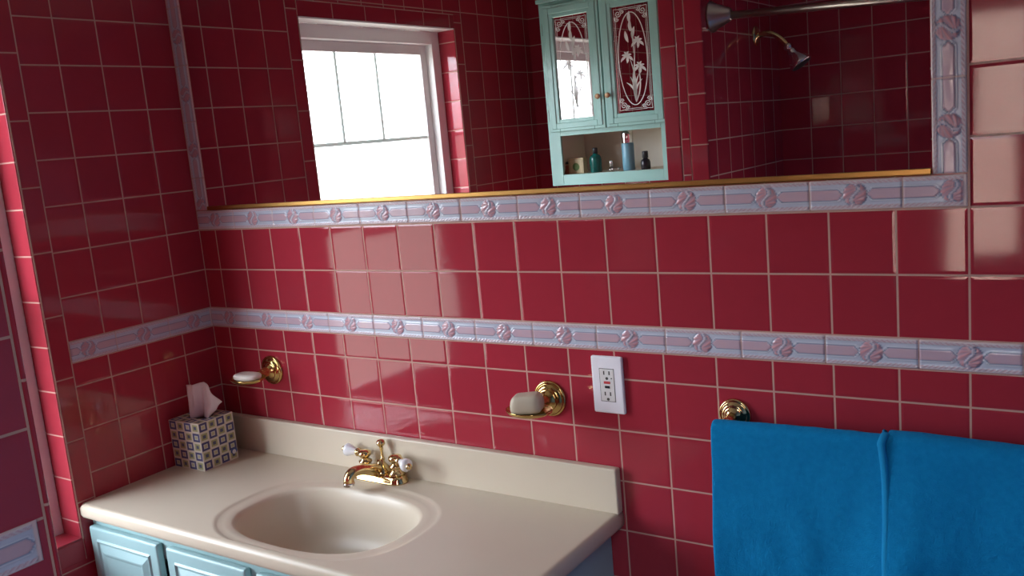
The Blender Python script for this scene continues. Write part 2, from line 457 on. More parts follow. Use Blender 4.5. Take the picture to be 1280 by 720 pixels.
# ------------------------------------------------------------------ windows
def window(name, axis, a0, a1, z0, z1, d0, zm, muntins, hz, fw=.42, sw=.30):
    """sash window; axis 'y' in the left wall (depth along -x), 'x' in the front wall (depth along -y)"""
    root = bpy.data.objects.new(name, None); C.objects.link(root); root.location = W(0, 0, 0); root['kind'] = 'structure'
    def bx(bm, p0, p1, q0, q1, e0, e1, bev=.02):
        if axis == 'y': box(bm, -q1, -q0, min(p0, p1), max(p0, p1), e0, e1, bev)
        else: box(bm, min(p0, p1), max(p0, p1), YF-q1, YF-q0, e0, e1, bev)
    lo, hi = min(a0, a1), max(a0, a1)
    f = NB()
    bx(f, lo, lo+fw, d0, d0+.55, z0, z1); bx(f, hi-fw, hi, d0, d0+.55, z0, z1)
    bx(f, lo+fw, hi-fw, d0, d0+.55, z1-.42, z1); bx(f, lo+fw, hi-fw, d0, d0+.62, z0, z0+.3)
    obj('frame', f, M['white_paint'], root)
    L, R = lo+fw, hi-fw
    for nm, e0, e1, dd in (('upper_sash', zm-.15, z1-.42, d0+.30), ('lower_sash', z0+.3, zm+.15, d0+.12)):
        s = NB()
        bx(s, L, L+sw, dd, dd+.16, e0, e1); bx(s, R-sw, R, dd, dd+.16, e0, e1)
        bx(s, L+sw, R-sw, dd, dd+.16, e0, e0+.28); bx(s, L+sw, R-sw, dd, dd+.16, e1-.32, e1)
        so = obj(nm, s, M['white_paint'], root)
        g = NB(); bx(g, L+sw-.02, R-sw+.02, dd+.07, dd+.09, e0+.26, e1-.30, 0)
        obj('glass_pane', g, M['window_glass'], so)
        if nm == 'upper_sash' and muntins:
            mt = NB()
            bx(mt, L+sw, R-sw, dd+.05, dd+.13, hz-.06, hz+.06)
            for mm in muntins: bx(mt, mm-.055, mm+.055, dd+.04, dd+.12, hz, e1-.32)
            obj('muntin', mt, M['muntin_bloom'], so)
    return root
window('window_1', 'y', WY0-.045, WY1+.045, WZ0, WZ1-.05, JD, -.85, (-6.62, -8.47), 1.86)
window('window_2', 'x', VX0, VX1, VZ0, VZ1, .3, 5.6, None, 0, .20, .12)

# ------------------------------------------------------------------ wall mirror
mr = thing('wall_mirror', (0, 0, 0), 'wide frameless wall mirror above the vanity, edged below by a thin gold strip', 'mirror')
b = NB(); box(b, MX0, MX1, -.012, .004, MZ0+.02, MZ1); obj('mirror_glass', b, M['mirror'], mr)
b = NB(); box(b, MX0, MX1, -.075, .0, MZ0-.005, MZ0+.018, .004); box(b, MX0, MX1, -.075, -.055, MZ0-.005, MZ0+.088, .006)
obj('bottom_channel', b, M['gold_frame'], mr)['label'] = 'thin gold channel along the bottom edge'

# ------------------------------------------------------------------ vanity
VT = -5.60                                           # counter top
XV1, YV = 11.43, -4.22
vc = thing('vanity_cabinet', (0, 0, 0), 'pale aqua vanity cabinet with raised panel doors under the cream sink top', 'cabinet')
b = NB()
box(b, .04, .20, -3.98, -.02, -12.2, VT-.335); box(b, 10.96, 11.12, -3.98, -.02, -12.2, VT-.335)
box(b, .20, 10.96, -.18, -.02, -12.2, VT-.335); box(b, .20, 10.96, -3.98, -.18, -12.2, -12.0)
box(b, .20, 10.96, -3.98, -3.80, VT-.9, VT-.335); box(b, .20, 10.96, -3.98, -3.80, -12.0, -11.8)
for k in range(5):
    xs_ = min(max(k*2.78-.06, .20), 10.66)
    box(b, xs_, xs_+.30, -3.98, -3.80, -11.8, VT-.9)
box(b, .1, 11.05, -3.6, -.05, ZFL, -12.2)
obj('cabinet_body', b, M['vanity_paint'], vc)
def panel_door(x0, x1, z0, z1, yf, parent, mat):
    b = NB(); box(b, x0, x1, yf-.17, yf, z0, z1, .05, 3)
    # raised centre panel with a sloped border and a fine bead
    i = .36; yo = yf-.17
    def ring(i0, y0_, i1, y1_):
        a = [b.verts.new(p) for p in ((x0+i0, y0_, z0+i0), (x1-i0, y0_, z0+i0), (x1-i0, y0_, z1-i0), (x0+i0, y0_, z1-i0))]
        c = [b.verts.new(p) for p in ((x0+i1, y1_, z0+i1), (x1-i1, y1_, z0+i1), (x1-i1, y1_, z1-i1), (x0+i1, y1_, z1-i1))]
        for k in range(4): b.faces.new((a[k], a[(k+1) % 4], c[(k+1) % 4], c[k]))
        return c
    ring(.26, yo+.004, .30, yo-.035); ring(.30, yo-.035, .34, yo+.004)
    c = ring(.36, yo+.004, .52, yo-.06); ring(.52, yo-.06, .55, yo-.06)
    c = ring(.55, yo-.06, .60, yo-.045); b.faces.new(c)
    return obj('door', b, mat, parent)
for k in range(4):
    x0 = .12+k*2.78
    panel_door(x0, x0+2.48, -12.0, -6.12, -3.98, vc, M['vanity_paint'])

vt = thing('vanity_countertop', (0, 0, 0), 'cream cultured marble vanity top with oval moulded basin and backsplash', 'countertop')
bx_, by_, ba, bb, bn = 5.94, -2.45, 2.03, 1.33, 2.6
XL, YB = .005, -.005
angs = sorted(set([2*PI*k/160 for k in range(160)] + [math.atan2(yy-by_, xx-bx_) % (2*PI) for xx in (XL, XV1) for yy in (YV, YB)]))
def sup(a, A, B): 
    c, s = math.cos(a), math.sin(a)
    r = (abs(c/A)**bn+abs(s/B)**bn)**(-1/bn); return r
def rect(a, ins):
    c, s = math.cos(a), math.sin(a); t = 1e9
    if c > 1e-9: t = min(t, (XV1-ins-bx_)/c)
    if c < -1e-9: t = min(t, (XL+ins*0-bx_)/c)
    if s > 1e-9: t = min(t, (YB-by_)/s)
    if s < -1e-9: t = min(t, (YV+ins-by_)/s)
    return t
rings = []
for q, dz in ((.12, -1.38), (.3, -1.37), (.48, -1.34), (.62, -1.27), (.73, -1.16), (.81, -1.0), (.875, -.78), (.92, -.53), (.955, -.30), (.985, -.13), (1.01, -.06), (1.04, -.036)):
    rings.append([(sup(a, ba, bb)*q, VT+dz) for a in angs])
for da, dz in ((.22, -.030), (.33, -.026), (.37, -.016), (.41, -.002), (.46, 0.), (.48, 0.)):
    rings.append([(min(sup(a, ba+da, bb+da*.85), rect(a, .14)-.02), VT+dz) for a in angs])
for ins, dz in ((.125, 0.), (.085, 0.), (.045, -.012), (.015, -.045), (0., -.09), (0., -.24), (.02, -.30), (.06, -.33)):
    rings.append([(rect(a, ins), VT+dz) for a in angs])
b = NB(); rv = []
for rg in rings: rv.append([b.verts.new((bx_+r*math.cos(a), by_+r*math.sin(a), z)) for (r, z), a in zip(rg, angs)])
n = len(angs)
for a_, c_ in zip(rv, rv[1:]):
    for k in range(n): b.faces.new((a_[k], a_[(k+1) % n], c_[(k+1) % n], c_[k]))
b.faces.new(rv[0]); 
o = obj('counter_slab', b, M['cultured_marble'], vt, True)
b = NB(); box(b, .01, XV1-.01, -.19, -.005, VT-.02, -4.72, .035, 3); obj('backsplash', b, M['cultured_marble'], vt)
b = NB(); lathe(b, [(0, -1.377), (.14, -1.377), (.15, -1.365), (.24, -1.355), (.26, -1.377)], (bx_, by_, VT), n=32)
obj('drain', b, M['old_brass'], vt, True)['label'] = 'brass drain ring'

# ------------------------------------------------------------------ faucet
FX, FY = 5.68, -.48
fa = thing('faucet', (FX, FY, VT), 'polished brass basin faucet with two white porcelain lever handles', 'faucet')
b = NB()
hl, hw = .50, .215
out_ = [(hl+hw*math.cos(t), hw*math.sin(t)) for t in [(-PI/2)+PI*k/14 for k in range(15)]] + [(-hl+hw*math.cos(t), hw*math.sin(t)) for t in [(PI/2)+PI*k/14 for k in range(15)]]
prev = None
for sc_, z in ((1.06, .0), (1.06, .025), (1.0, .045), (.96, .09), (.88, .135), (.70, .16), (.4, .17)):
    ring_ = [b.verts.new(((abs(x)-hl)*sc_*(1 if x > 0 else -1)+hl*(1 if x > 0 else -1) if abs(x) > hl else x, y*sc_, z)) for x, y in out_]
    if prev:
        for k in range(len(ring_)): b.faces.new((prev[k], prev[(k+1) % len(ring_)], ring_[(k+1) % len(ring_)], ring_[k]))
    else: b.faces.new(ring_)
    prev = ring_
b.faces.new(prev); obj('base_plate', b, M['brass'], fa, True)
b = NB()
lathe(b, [(.24, .10), (.22, .20), (.16, .29), (.10, .37), (.065, .44), (0, .445)], (0, .05, 0), n=28)
pts = bez((0, .05, .18), (-.03, -.25, .30), (-.07, -.55, .44), (-.105, -.72, .405), 16)+bez((-.105, -.72, .405), (-.125, -.82, .38), (-.13, -.85, .31), (-.13, -.85, .20), 8)[1:]
tube(b, pts, [.16-.045*min(1, i/9) for i in range(len(pts))], 20)
sp_ = obj('spout', b, M['brass'], fa, True)
b = NB(); lathe(b, [(.0, .0), (.115, .0), (.125, .015), (.125, .065), (.12, .08), (0, .08)], (-.13, -.85, .14), n=24); obj('aerator', b, M['chrome'], sp_, True)
b = NB()
lathe(b, [(.05, .40), (.055, .44), (.035, .47), (.03, .60), (.045, .68), (.04, .71), (.075, .74), (.10, .785), (.10, .82), (.07, .865), (0, .885)], (0, .12, 0), n=20)
obj('lift_rod', b, M['brass'], fa, True)
for sx_ in (-1, 1):
    hx = .45*sx_
    d = Vector((-1, .02, .06)) if sx_ < 0 else Vector((.93, -.36, -.05))
    d.normalize()
    b = NB()
    lathe(b, [(.20, .16), (.19, .22), (.13, .26), (.11, .30), (.15, .33), (.15, .37), (.09, .40), (.085, .44), (.13, .47), (.155, .52), (.14, .575), (.08, .61), (0, .62)], (hx, .04, 0), n=24)
    hb = Vector((hx, .04, .52))
    lathe(b, [(.05, .08), (.06, .15), (.09, .17), (.10, .20), (.085, .23), (.07, .25)], hb, d, 20)
    hd = obj('handle', b, M['brass'], fa, True)
    b = NB(); lathe(b, [(.05, .235), (.065, .26), (.085, .33), (.12, .42), (.145, .50), (.14, .54), (.10, .575), (.05, .60)], hb, d, 24)
    obj('porcelain_lever', b, M['porcelain'], hd, True)['label'] = 'white porcelain lever grip'
    b = NB(); lathe(b, [(.0, .585), (.06, .59), (.075, .62), (.06, .66), (0, .68)], hb, d, 16); obj('finial', b, M['brass'], hd, True)

# ------------------------------------------------------------------ tissue box
tb = thing('tissue_box', (.60, -1.20, VT), 'square tissue box printed with blue and olive squares at the left end of the counter', 'tissue box')
tb.rotation_euler.z = math.radians(1)
wx, wy, hz_ = .55, .51, 1.18
b = NB(); uvl = b.loops.layers.uv.new('cells')
def face_uv(cs, uvs):
    f = b.faces.new([b.verts.new(c) for c in cs])
    for l, q in zip(f.loops, uvs): l[uvl].uv = q
U4 = [(0, 0), (4, 0), (4, 5), (0, 5)]
U4b = [(1, 0), (5, 0), (5, 5), (1, 5)]
face_uv([(-wx, -wy, 0), (wx, -wy, 0), (wx, -wy, hz_), (-wx, -wy, hz_)], U4)
face_uv([(wx, -wy, 0), (wx, wy, 0), (wx, wy, hz_), (wx, -wy, hz_)], U4)
face_uv([(wx, wy, 0), (-wx, wy, 0), (-wx, wy, hz_), (wx, wy, hz_)], U4)
face_uv([(-wx, wy, 0), (-wx, -wy, 0), (-wx, -wy, hz_), (-wx, wy, hz_)], U4)
# top with an oval opening
oa = [(.36*math.cos(2*PI*k/32), .22*math.sin(2*PI*k/32)) for k in range(32)]
def sq(k):
    c, s = math.cos(2*PI*k/32), math.sin(2*PI*k/32); t = min(wx/max(abs(c), 1e-6), wy/max(abs(s), 1e-6)); return (c*t, s*t)
tov = lambda p: (2+p[0]/wx*2, 2+p[1]/wy*2)
for k in range(32):
    p = [oa[k], oa[(k+1) % 32], sq((k+1) % 32), sq(k)]
    face_uv([(q[0], q[1], hz_) for q in p], [tov(q) for q in p])
cs = [(-wx, -wy, hz_), (wx, -wy, hz_), (wx, wy, hz_), (-wx, wy, hz_)]
for c_ in cs:       # corner fills of the lid
    kk = min(range(32), key=lambda k: (sq(k)[0]-c_[0])**2+(sq(k)[1]-c_[1])**2)
    for k2 in ((kk-1) % 32, (kk+1) % 32):
        face_uv([c_, (*sq(kk), hz_), (*sq(k2), hz_)], [tov(c_), tov(sq(kk)), tov(sq(k2))])
face_uv([(-wx, -wy, 0), (-wx, wy, 0), (wx, wy, 0), (wx, -wy, 0)], U4)
bmesh.ops.remove_doubles(b, verts=b.verts[:], dist=.0005)
obj('carton', b, M['carton'], tb)
b = NB()
lathe(b, [(0, 0), (.075, 0), (.075, .006), (0, .006)], (wx-.001, .40, .21), (1, 0, 0), 24, 1.35, .9, 0)
lathe(b, [(.035, .004), (.055, .004), (.055, .009), (.035, .009)], (wx-.001, .40, .19), (1, 0, 0), 20, 1., 1., 1)
obj('emblem', b, [M['logo_blue'], M['logo_white']], tb)['label'] = 'small blue oval emblem with a white ring'
b = NB(); ns, nh = 40, 14; gv = []
top = lambda s: .86+.03*math.sin(s*2) if s < .25 else .86-.50*((s-.25)/.75)**1.25
for j in range(nh+1):
    t = j/nh; row = []
    for i in range(ns+1):
        s = -1+2*i/ns
        H = top(s)*t
        wdt = .29+.09*t+(.22*max(0, s-.3)*t if s > .3 else 0)
        fold = .085*math.sin(s*4.6+.8)*(1-.35*t)+.03*math.sin(s*11+t*3)
        x = s*wdt+.10*t-.02+.04*noise.noise(Vector((s*2, t*3, 1)))
        y = fold+.05*t+.03*noise.noise(Vector((s*3, t*2, 5)))
        row.append(b.verts.new((x*.86-y*.3, y+x*.42, hz_-.05+H)))
    gv.append(row)
for j in range(nh):
    for i in range(ns): b.faces.new((gv[j][i], gv[j][i+1], gv[j+1][i+1], gv[j+1][i]))
o = obj('tissue', b, M['tissue'], tb, True)
md = o.modifiers.new('thick', 'SOLIDIFY'); md.thickness = .0006

# ------------------------------------------------------------------ soap dishes and soaps
def rosette(b, c, R, d=.22):
    lathe(b, [(R, 0), (R, .03), (R*.97, .055), (R*.88, .07), (R*.84, .06), (R*.80, .075), (R*.70, .115), (R*.60, .125), (R*.55, .12), (R*.48, .15), (R*.36, d*.9), (R*.25, d), (0, d*1.05)], c, (0, -1, 0), 40)
def soap_dish(x, z, label):
    t = thing('soap_dish', (x, 0, z), label, 'soap dish', 'brass soap dishes on the tiled wall')
    b = NB(); rosette(b, (0, 0, 0), .36); obj('rosette', b, M['dish_brass'], t, True)
    b = NB(); tube(b, bez((0, -.14, .0), (0, -.30, .02), (0, -.34, -.02), (0, -.46, -.04), 10), [.13, .125, .12, .115, .11, .11, .11, .11, .115, .12, .12], 18)
    obj('arm', b, M['dish_brass'], t, True)
    b = NB()
    A, B, n_ = .47, .36, 44
    def ell(q, z_): return [b.verts.new((A*q*math.cos(2*PI*k/n_), -.78+B*q*math.sin(2*PI*k/n_), z_)) for k in range(n_)]
    R_ = [ell(*p) for p in ((.5, -.055), (.82, -.045), (.95, -.01), (1.0, .012), (1.02, .015), (1.02, .0), (.98, -.04), (.80, -.085), (.5, -.10))]
    for a_, c_ in zip(R_, R_[1:]):
        for k in range(n_): b.faces.new((a_[k], a_[(k+1) % n_], c_[(k+1) % n_], c_[k]))
    b.faces.new(R_[0]); b.faces.new(R_[-1])
    obj('dish', b, M['dish_brass'], t, True)
    return t
soap_dish(2.03, -3.48, 'brass wall soap dish nearest the left corner, holding a flat white soap')
soap_dish(10.0, -3.50, 'brass wall soap dish next to the outlet, holding a thick tan soap')
def soap(name, x, y, z, hx, hy, h, mat, label, rot, groove=False, ex=2.6):
    pz, pr = (.45, .22) if groove else (.7, .45)
    b = NB(); n_, m_ = 40, 20; R_ = []
    for j in range(1, m_):
        ph = -PI/2+PI*j/m_
        cz = math.copysign(abs(math.sin(ph))**pz, math.sin(ph)); cr = abs(math.cos(ph))**pr
        if groove: cr *= (1-.10*math.exp(-((cz-.22)/.10)**2))*(1-.16*max(0, cz-.2))
        rg = []
        for k in range(n_):
            a = 2*PI*k/n_; c, s = math.cos(a), math.sin(a)
            r = (abs(c)**ex+abs(s)**ex)**(-1/ex)
            rg.append(b.verts.new((hx*cr*r*c, hy*cr*r*s, h/2+cz*h/2+(.02*c if groove else 0))))
        R_.append(rg)
    for a_, c_ in zip(R_, R_[1:]):
        for k in range(n_): b.faces.new((a_[k], a_[(k+1) % n_], c_[(k+1) % n_], c_[k]))
    b.faces.new(R_[0]); b.faces.new(R_[-1])
    o = obj(name, b, mat, None, True, (x, y, z)); o.rotation_euler.z = rot
    return tag(o, label, 'soap', 'bars of soap in the brass dishes')
soap('soap_bar', 2.03, -.78, -3.523, .37, .22, .17, M['soap_white'], 'flat white oval bar of soap in the dish nearest the left corner', .1)
soap('soap_bar', 9.98, -.80, -3.538, .30, .22, .35, M['soap_tan'], 'thick tan grey bar of soap in the dish next to the outlet', .3, True, 6.)

# ------------------------------------------------------------------ outlet
ol = thing('wall_outlet', (11.33, 0, -3.11), 'white wall outlet with red and black test buttons below the patterned border', 'outlet')
b = NB(); box(b, -.325, .325, -.085, .0, -.55, .55, .035, 3); obj('cover_plate', b, M['plastic_white'], ol)
b = NB(); box(b, -.148, .148, -.093, -.07, -.31, .31, .012); f_ = obj('receptacle', b, M['plastic_face'], ol)
b = NB(); box(b, -.155, .155, -.0865, -.08, -.318, .318); obj('receptacle_gap', b, M['slot_dark'], ol)
for zc in (.235, -.165):
    for xx in (-.055, .055):
        b = NB(); box(b, xx-.013, xx+.013, -.0945, -.09, zc-.036, zc+.036); obj('slot', b, M['slot_dark'], f_)
    b = NB(); lathe(b, [(.028, 0), (.028, .003)], (0, -.092, zc-.105), (0, -1, 0), 16); obj('ground_hole', b, M['slot_dark'], f_)
b = NB(); box(b, -.065, .065, -.104, -.09, .028, .075, .005); obj('reset_button', b, M['plastic_red'], ol)['label'] = 'red button'
b = NB(); box(b, -.05, .05, -.104, -.09, -.058, -.010, .005); obj('test_button', b, M['plastic_black'], ol)['label'] = 'black button'
b = NB(); lathe(b, [(.013, 0), (.013, .006), (0, .008)], (.095, -.092, .135), (0, -1, 0), 12); obj('indicator', b, M['slot_dark'], ol)

# ------------------------------------------------------------------ towel bar and towel
YBAR, ZBAR = -.66, -3.52
tr_ = thing('towel_bar', (13.74, 0, -3.46), 'brass towel bar on the wall carrying the blue towel', 'towel bar')
for dx in (0, 5.55):
    b = NB(); rosette(b, (dx, 0, 0), .285, .2)
    tube(b, [(dx, -.1, 0), (dx, -.3, -.02), (dx, YBAR, -.06)], [.10, .085, .08], 16)
    obj('bracket', b, M['brass'], tr_, True)
b = NB(); tube(b, [(-.02, YBAR, -.06), (5.57, YBAR, -.06)], .07, 16); obj('bar', b, M['brass'], tr_, True)

def towel_sheet(x0, x1, off, zb_front, zb_back, seed, r0=.11, nx=90):
    b = NB(); prof = []
    nf = 70
    for i in range(nf+1): prof.append(('f', zb_front+(ZBAR-zb_front)*i/nf))
    for k in range(1, 12): prof.append(('a', PI*k/12))
    for i in range(1, 31): prof.append(('b', ZBAR+(zb_back-ZBAR)*i/30))
    rows = []; r = r0+off
    for kind, q in prof:
        row = []
        for i in range(nx+1):
            s = i/nx; x = x0+(x1-x0)*s
            sag = .035*math.sin((x-13.6)*.72)
            if kind == 'a': y, z = YBAR-r*math.cos(q), ZBAR+r*math.sin(q)
            elif kind == 'f': y, z = YBAR-r, q
            else: y, z = YBAR+r, q
            dn = max(0., ZBAR-z)
            amp = min(1., dn/1.6)
            wv = .05*math.sin(x*2.3+1.3)+.035*math.sin(x*4.1+2.2+dn*.35)+.09*noise.noise(Vector((x*.9, dn*.45, 1.3)))+.05*noise.noise(Vector((x*2.2, dn*1.1, 5.3)))
            if off and kind == 'f': wv += .05*amp*abs(math.sin((x-16.36)*1.1+.3*dn))
            if kind == 'f': y -= amp*(wv+.05)
            if kind == 'b': y += .15*amp*wv
            if kind == 'b': y = min(y, -.10)
            x2 = x+.012*noise.noise(Vector((dn*1.4, s, seed)))
            z2 = z+.012*noise.noise(Vector((x*3, dn, seed+9)))+sag*math.exp(-dn)
            row.append(b.verts.new((x2, y, z2)))
        rows.append(row)
    for a_, c_ in zip(rows, rows[1:]):
        for i in range(nx): b.faces.new((a_[i], a_[i+1], c_[i+1], c_[i]))
    return b, rows
tw = thing('bath_towel', (0, 0, 0), 'bright blue terry bath towel folded over the towel bar', 'towel')
b, rows = towel_sheet(13.60, 19.0, 0., -9.2, -8.6, 1.3)
o = obj('towel_body', b, M['terry'], tw, True); md = o.modifiers.new('thick', 'SOLIDIFY'); md.thickness = .006; md.offset = -1
md = o.modifiers.new('soft', 'SUBSURF'); md.levels = md.render_levels = 1
b, rows = towel_sheet(16.36, 19.06, .085, -9.0, -5.2, 4.6, nx=46)
edge_pts = [rows[i][0].co.copy() for i in range(0, 82)]
for k, p in enumerate(edge_pts):
    q = max(0., 1-abs(k-71)/11.); p += Vector((-.06*q*q, -.05*q*(1 if k < 76 else .3), .05*q))
o = obj('folded_flap', b, M['terry'], tw, True); md = o.modifiers.new('thick', 'SOLIDIFY'); md.thickness = .006; md.offset = -1
md = o.modifiers.new('soft', 'SUBSURF'); md.levels = md.render_levels = 1
# stitched hem along the free edge of the flap
b = NB(); rw = []
for p in edge_pts:
    rw.append([b.verts.new(p+Vector(d)) for d in ((-.04, .05, .0), (-.055, -.01, .006), (-.03, -.05, .01), (.03, -.06, .01), (.065, -.03, .004))])
for a_, c_ in zip(rw, rw[1:]):
    for i in range(4): b.faces.new((a_[i], a_[i+1], c_[i+1], c_[i]))
o = obj('hem', b, M['terry_hem'], tw, True); md = o.modifiers.new('thick', 'SOLIDIFY'); md.thickness = .003

# ------------------------------------------------------------------ medicine cabinet (seen in the mirror)
CX0, CX1, CZ0, CZ1, CYF = 1.95, 6.82, -.30, 6.10, -13.95
mc = thing('wall_cabinet', (0, 0, 0), 'pale turquoise wall cabinet with two etched mirror doors above an open shelf', 'cabinet')
b = NB()
box(b, CX0, CX0+.14, YF+.01, CYF-.12, CZ0, CZ1); box(b, CX1-.14, CX1, YF+.01, CYF-.12, CZ0, CZ1)
box(b, CX0+.14, CX1-.14, YF+.01, CYF-.12, CZ1-.14, CZ1); box(b, CX0+.14, CX1-.14, YF+.01, CYF-.12, CZ0, CZ0+.10)
yf0, yf1 = CYF-.12, CYF
box(b, CX0, CX0+.48, yf0, yf1, CZ0, CZ1, .012); box(b, CX1-.48, CX1, yf0, yf1, CZ0, CZ1, .012)
box(b, CX0+.48, CX1-.48, yf0, yf1, CZ0, .085, .012); box(b, CX0+.48, CX1-.48, yf0, yf1, 1.46, 1.95, .012)
box(b, CX0+.48, CX1-.48, yf0, yf1, CZ1-.5, CZ1, .012)
box(b, CX0-.06, CX1+.06, YF+.01, CYF+.10, CZ1, CZ1+.14, .03)
obj('cabinet_body', b, M['cabinet_paint'], mc)
b = NB()
box(b, CX0+.141, CX1-.141, YF+.012, YF+.06, CZ0+.1, CZ1-.15); box(b, CX0+.141, CX1-.141, YF+.06, yf0-.001, CZ0+.1, .070)
box(b, CX0+.141, CX1-.141, YF+.06, yf0-.001, 1.62, 1.72)
box(b, CX0+.141, CX0+.16, YF+.06, yf0-.001, .07, 1.62); box(b, CX1-.16, CX1-.141, YF+.06, yf0-.001, .07, 1.62)
obj('shelf', b, M['cabinet_inside'], mc)['label'] = 'cream painted open shelf'

def etching(x0, x1, z0, z1, y, parent):
    """frosted iris in an oval, with a ruled border and scrolled corners"""
    b = NB(); cx, cz = (x0+x1)/2, (z0+z1)/2; w, h = x1-x0, z1-z0; ya, yb = y, y+.006
    def line(pts, th):
        P = [Vector((p[0], 0, p[1])) for p in pts]
        L, R = [], []
        for i, p in enumerate(P):
            d = (P[min(i+1, len(P)-1)]-P[max(i-1, 0)]); d = d.normalized() if d.length else Vector((1, 0, 0))
            nn = Vector((-d.z, 0, d.x)); t = th[i] if isinstance(th, list) else th
            L.append(p+nn*t/2); R.append(p-nn*t/2)
        prism(b, [(p.x, p.z) for p in L]+[(p.x, p.z) for p in reversed(R)], ya, yb)
    E_ = [(cx+.40*w*math.cos(2*PI*k/60), cz+.44*h*math.sin(2*PI*k/60)) for k in range(61)]
    line(E_, .03)
    for i in (.05, .10):
        for side in (((x0+.25, z0+i), (x1-.25, z0+i)), ((x0+.25, z1-i), (x1-.25, z1-i)), ((x0+i, z0+.3), (x0+i, z1-.3)), ((x1-i, z0+.3), (x1-i, z1-.3))):
            line(side, .014)
    for sx_ in (0, 1):
        for sz_ in (0, 1):
            ox, oz = (x0+.05, 1) if sx_ == 0 else (x1-.05, -1); oy, oyd = (z0+.05, 1) if sz_ == 0 else (z1-.05, -1)
            for (ux, uz, r) in ((.16, .16, .11), (.30, .09, .075), (.09, .32, .085)):
                line([(ox+oz*(ux+r*(1-k/26)*math.cos(k*.42)), oy+oyd*(uz+r*(1-k/26)*math.sin(k*.42))) for k in range(23)], .024)
            line([(ox, oy), (ox+oz*.18, oy+oyd*.02), (ox+oz*.34, oy)], .02); line([(ox, oy), (ox+oz*.02, oy+oyd*.2), (ox, oy+oyd*.42)], .02)
    def leaf(p0, p1, bend, th):
        p0, p1 = Vector((p0[0], p0[1])), Vector((p1[0], p1[1])); d = p1-p0; nn = Vector((-d.y, d.x))*bend
        pts = []; ths = []
        for k in range(13):
            t = k/12; q = p0+d*t+nn*(4*t*(1-t)); pts.append((q.x, q.y)); ths.append(max(.012, th*math.sin(PI*min(1, t*.97+.03))**.8))
        line(pts, ths)
    G = lambda u, v: (cx+u*w, z0+v*h)
    base = G(.02, .085)
    for tip, bd, th in ((G(-.10, .33), -.08, .07), (G(.02, .43), .05, .075), (G(.14, .35), .10, .08), (G(-.22, .28), -.18, .085), (G(.22, .30), .16, .085)): leaf(base, tip, bd, th)
    for p0, p1, bd in ((base, G(-.08, .50), -.06), (base, G(.10, .66), .03), (base, G(.13, .40), -.10), (G(.03, .55), G(-.02, .86), -.03)): leaf(p0, p1, bd, .05)
    def flower(u, v, s):
        o_ = G(u, v)
        for a, l, th in ((-2.5, .95, .24), (-.65, .95, .24), (-1.57, .75, .26), (.25, .62, .2), (2.9, .62, .2), (1.1, .6, .2), (2.1, .6, .2)):
            leaf(o_, (o_[0]+s*l*math.cos(a), o_[1]+s*l*math.sin(a)), .12*math.copysign(1, math.cos(a)), th*s*1.25)
    flower(-.17, .53, .30); flower(.15, .66, .30); flower(.17, .42, .30)
    for u, v, tx in ((-.02, .80, -.02), (.02, .73, .09), (-.10, .70, -.17), (-.03, .88, -.03)):
        leaf(G(u, v-.04), G(tx, v+.07), .05, .12)
    return obj('etching', b, M['etched'], parent)

for k, (x0, x1) in enumerate(((2.12, 4.36), (4.40, 6.64))):
    z0, z1, yb_ = 1.62, 5.98, CYF
    b = NB(); fw = .43
    def ringbox(i0, i1, y0_, y1_):
        box(b, x0+i0, x0+i1, y0_, y1_, z0+i0, z1-i0, .02); box(b, x1-i1, x1-i0, y0_, y1_, z0+i0, z1-i0, .02)
        box(b, x0+i1, x1-i1, y0_, y1_, z0+i0, z0+i1, .02); box(b, x0+i1, x1-i1, y0_, y1_, z1-i1, z1-i0, .02)
    ringbox(0, fw, yb_+.005, yb_+.15); ringbox(.10, .30, yb_+.02, yb_+.185)
    d = obj('door', b, M['cabinet_paint'], mc)
    b = NB(); box(b, x0+fw-.03, x1-fw+.03, yb_+.03, yb_+.07, z0+fw-.03, z1-fw+.03); g = obj('door_mirror', b, M['mirror'], d)
    etching(x0+fw+.03, x1-fw-.03, z0+fw+.03, z1-fw-.03, yb_+.0695, d)
    kx = x1-.16 if k == 0 else x0+.18
    b = NB(); lathe(b, [(.05, 0), (.04, .06), (.07, .09), (.095, .14), (.08, .19), (0, .21)], (kx, yb_+.15, 2.70), (0, 1, 0), 20); obj('knob', b, M['knob_wood'], d, True)['label'] = 'small brown knob'
    hx = x0-.015 if k == 0 else x1+.015
    for zz in (2.2, 5.2):
        b = NB(); tube(b, [(hx, yb_+.06, zz-.2), (hx, yb_+.06, zz+.2)], .035, 10); obj('hinge', b, M['old_brass'], d, True)

# things on the open shelf
SZ, SY = .071, -14.62
G1 = 'toiletries on the open cabinet shelf'
def shelf_item(name, x, dy, label, cat): return thing(name, (x, SY+dy, SZ), label, cat, G1)
t = shelf_item('perfume_bottle', 3.42, 0, 'dark teal green glass bottle with a black cap on the cabinet shelf', 'bottle')
b = NB(); lathe(b, [(0, 0), (.20, 0), (.21, .02), (.225, .45), (.215, .54), (.16, .61), (.085, .645), (.085, .69), (0, .69)], n=28); obj('bottle_body', b, M['teal_glass'], t, True)
b = NB(); lathe(b, [(0, .68), (.095, .68), (.095, .86), (.08, .88), (0, .88)], n=20); obj('cap', b, M['plastic_black'], t, True)
t = shelf_item('spray_can', 4.76, .05, 'tall blue spray can with a shiny chrome cap on the cabinet shelf', 'spray can')
b = NB(); lathe(b, [(0, 0), (.20, 0), (.215, .02), (.215, .93), (.20, .96), (0, .96)], n=28); obj('can_body', b, M['spray_blue'], t, True)
b = NB(); lathe(b, [(0, .955), (.20, .955), (.205, .97), (.205, 1.43), (.19, 1.46), (0, 1.46)], n=28); obj('cap', b, M['chrome'], t, True)
t = shelf_item('black_bottle', 5.38, .0, 'small black glass bottle with a tall cap, rightmost on the cabinet shelf', 'bottle')
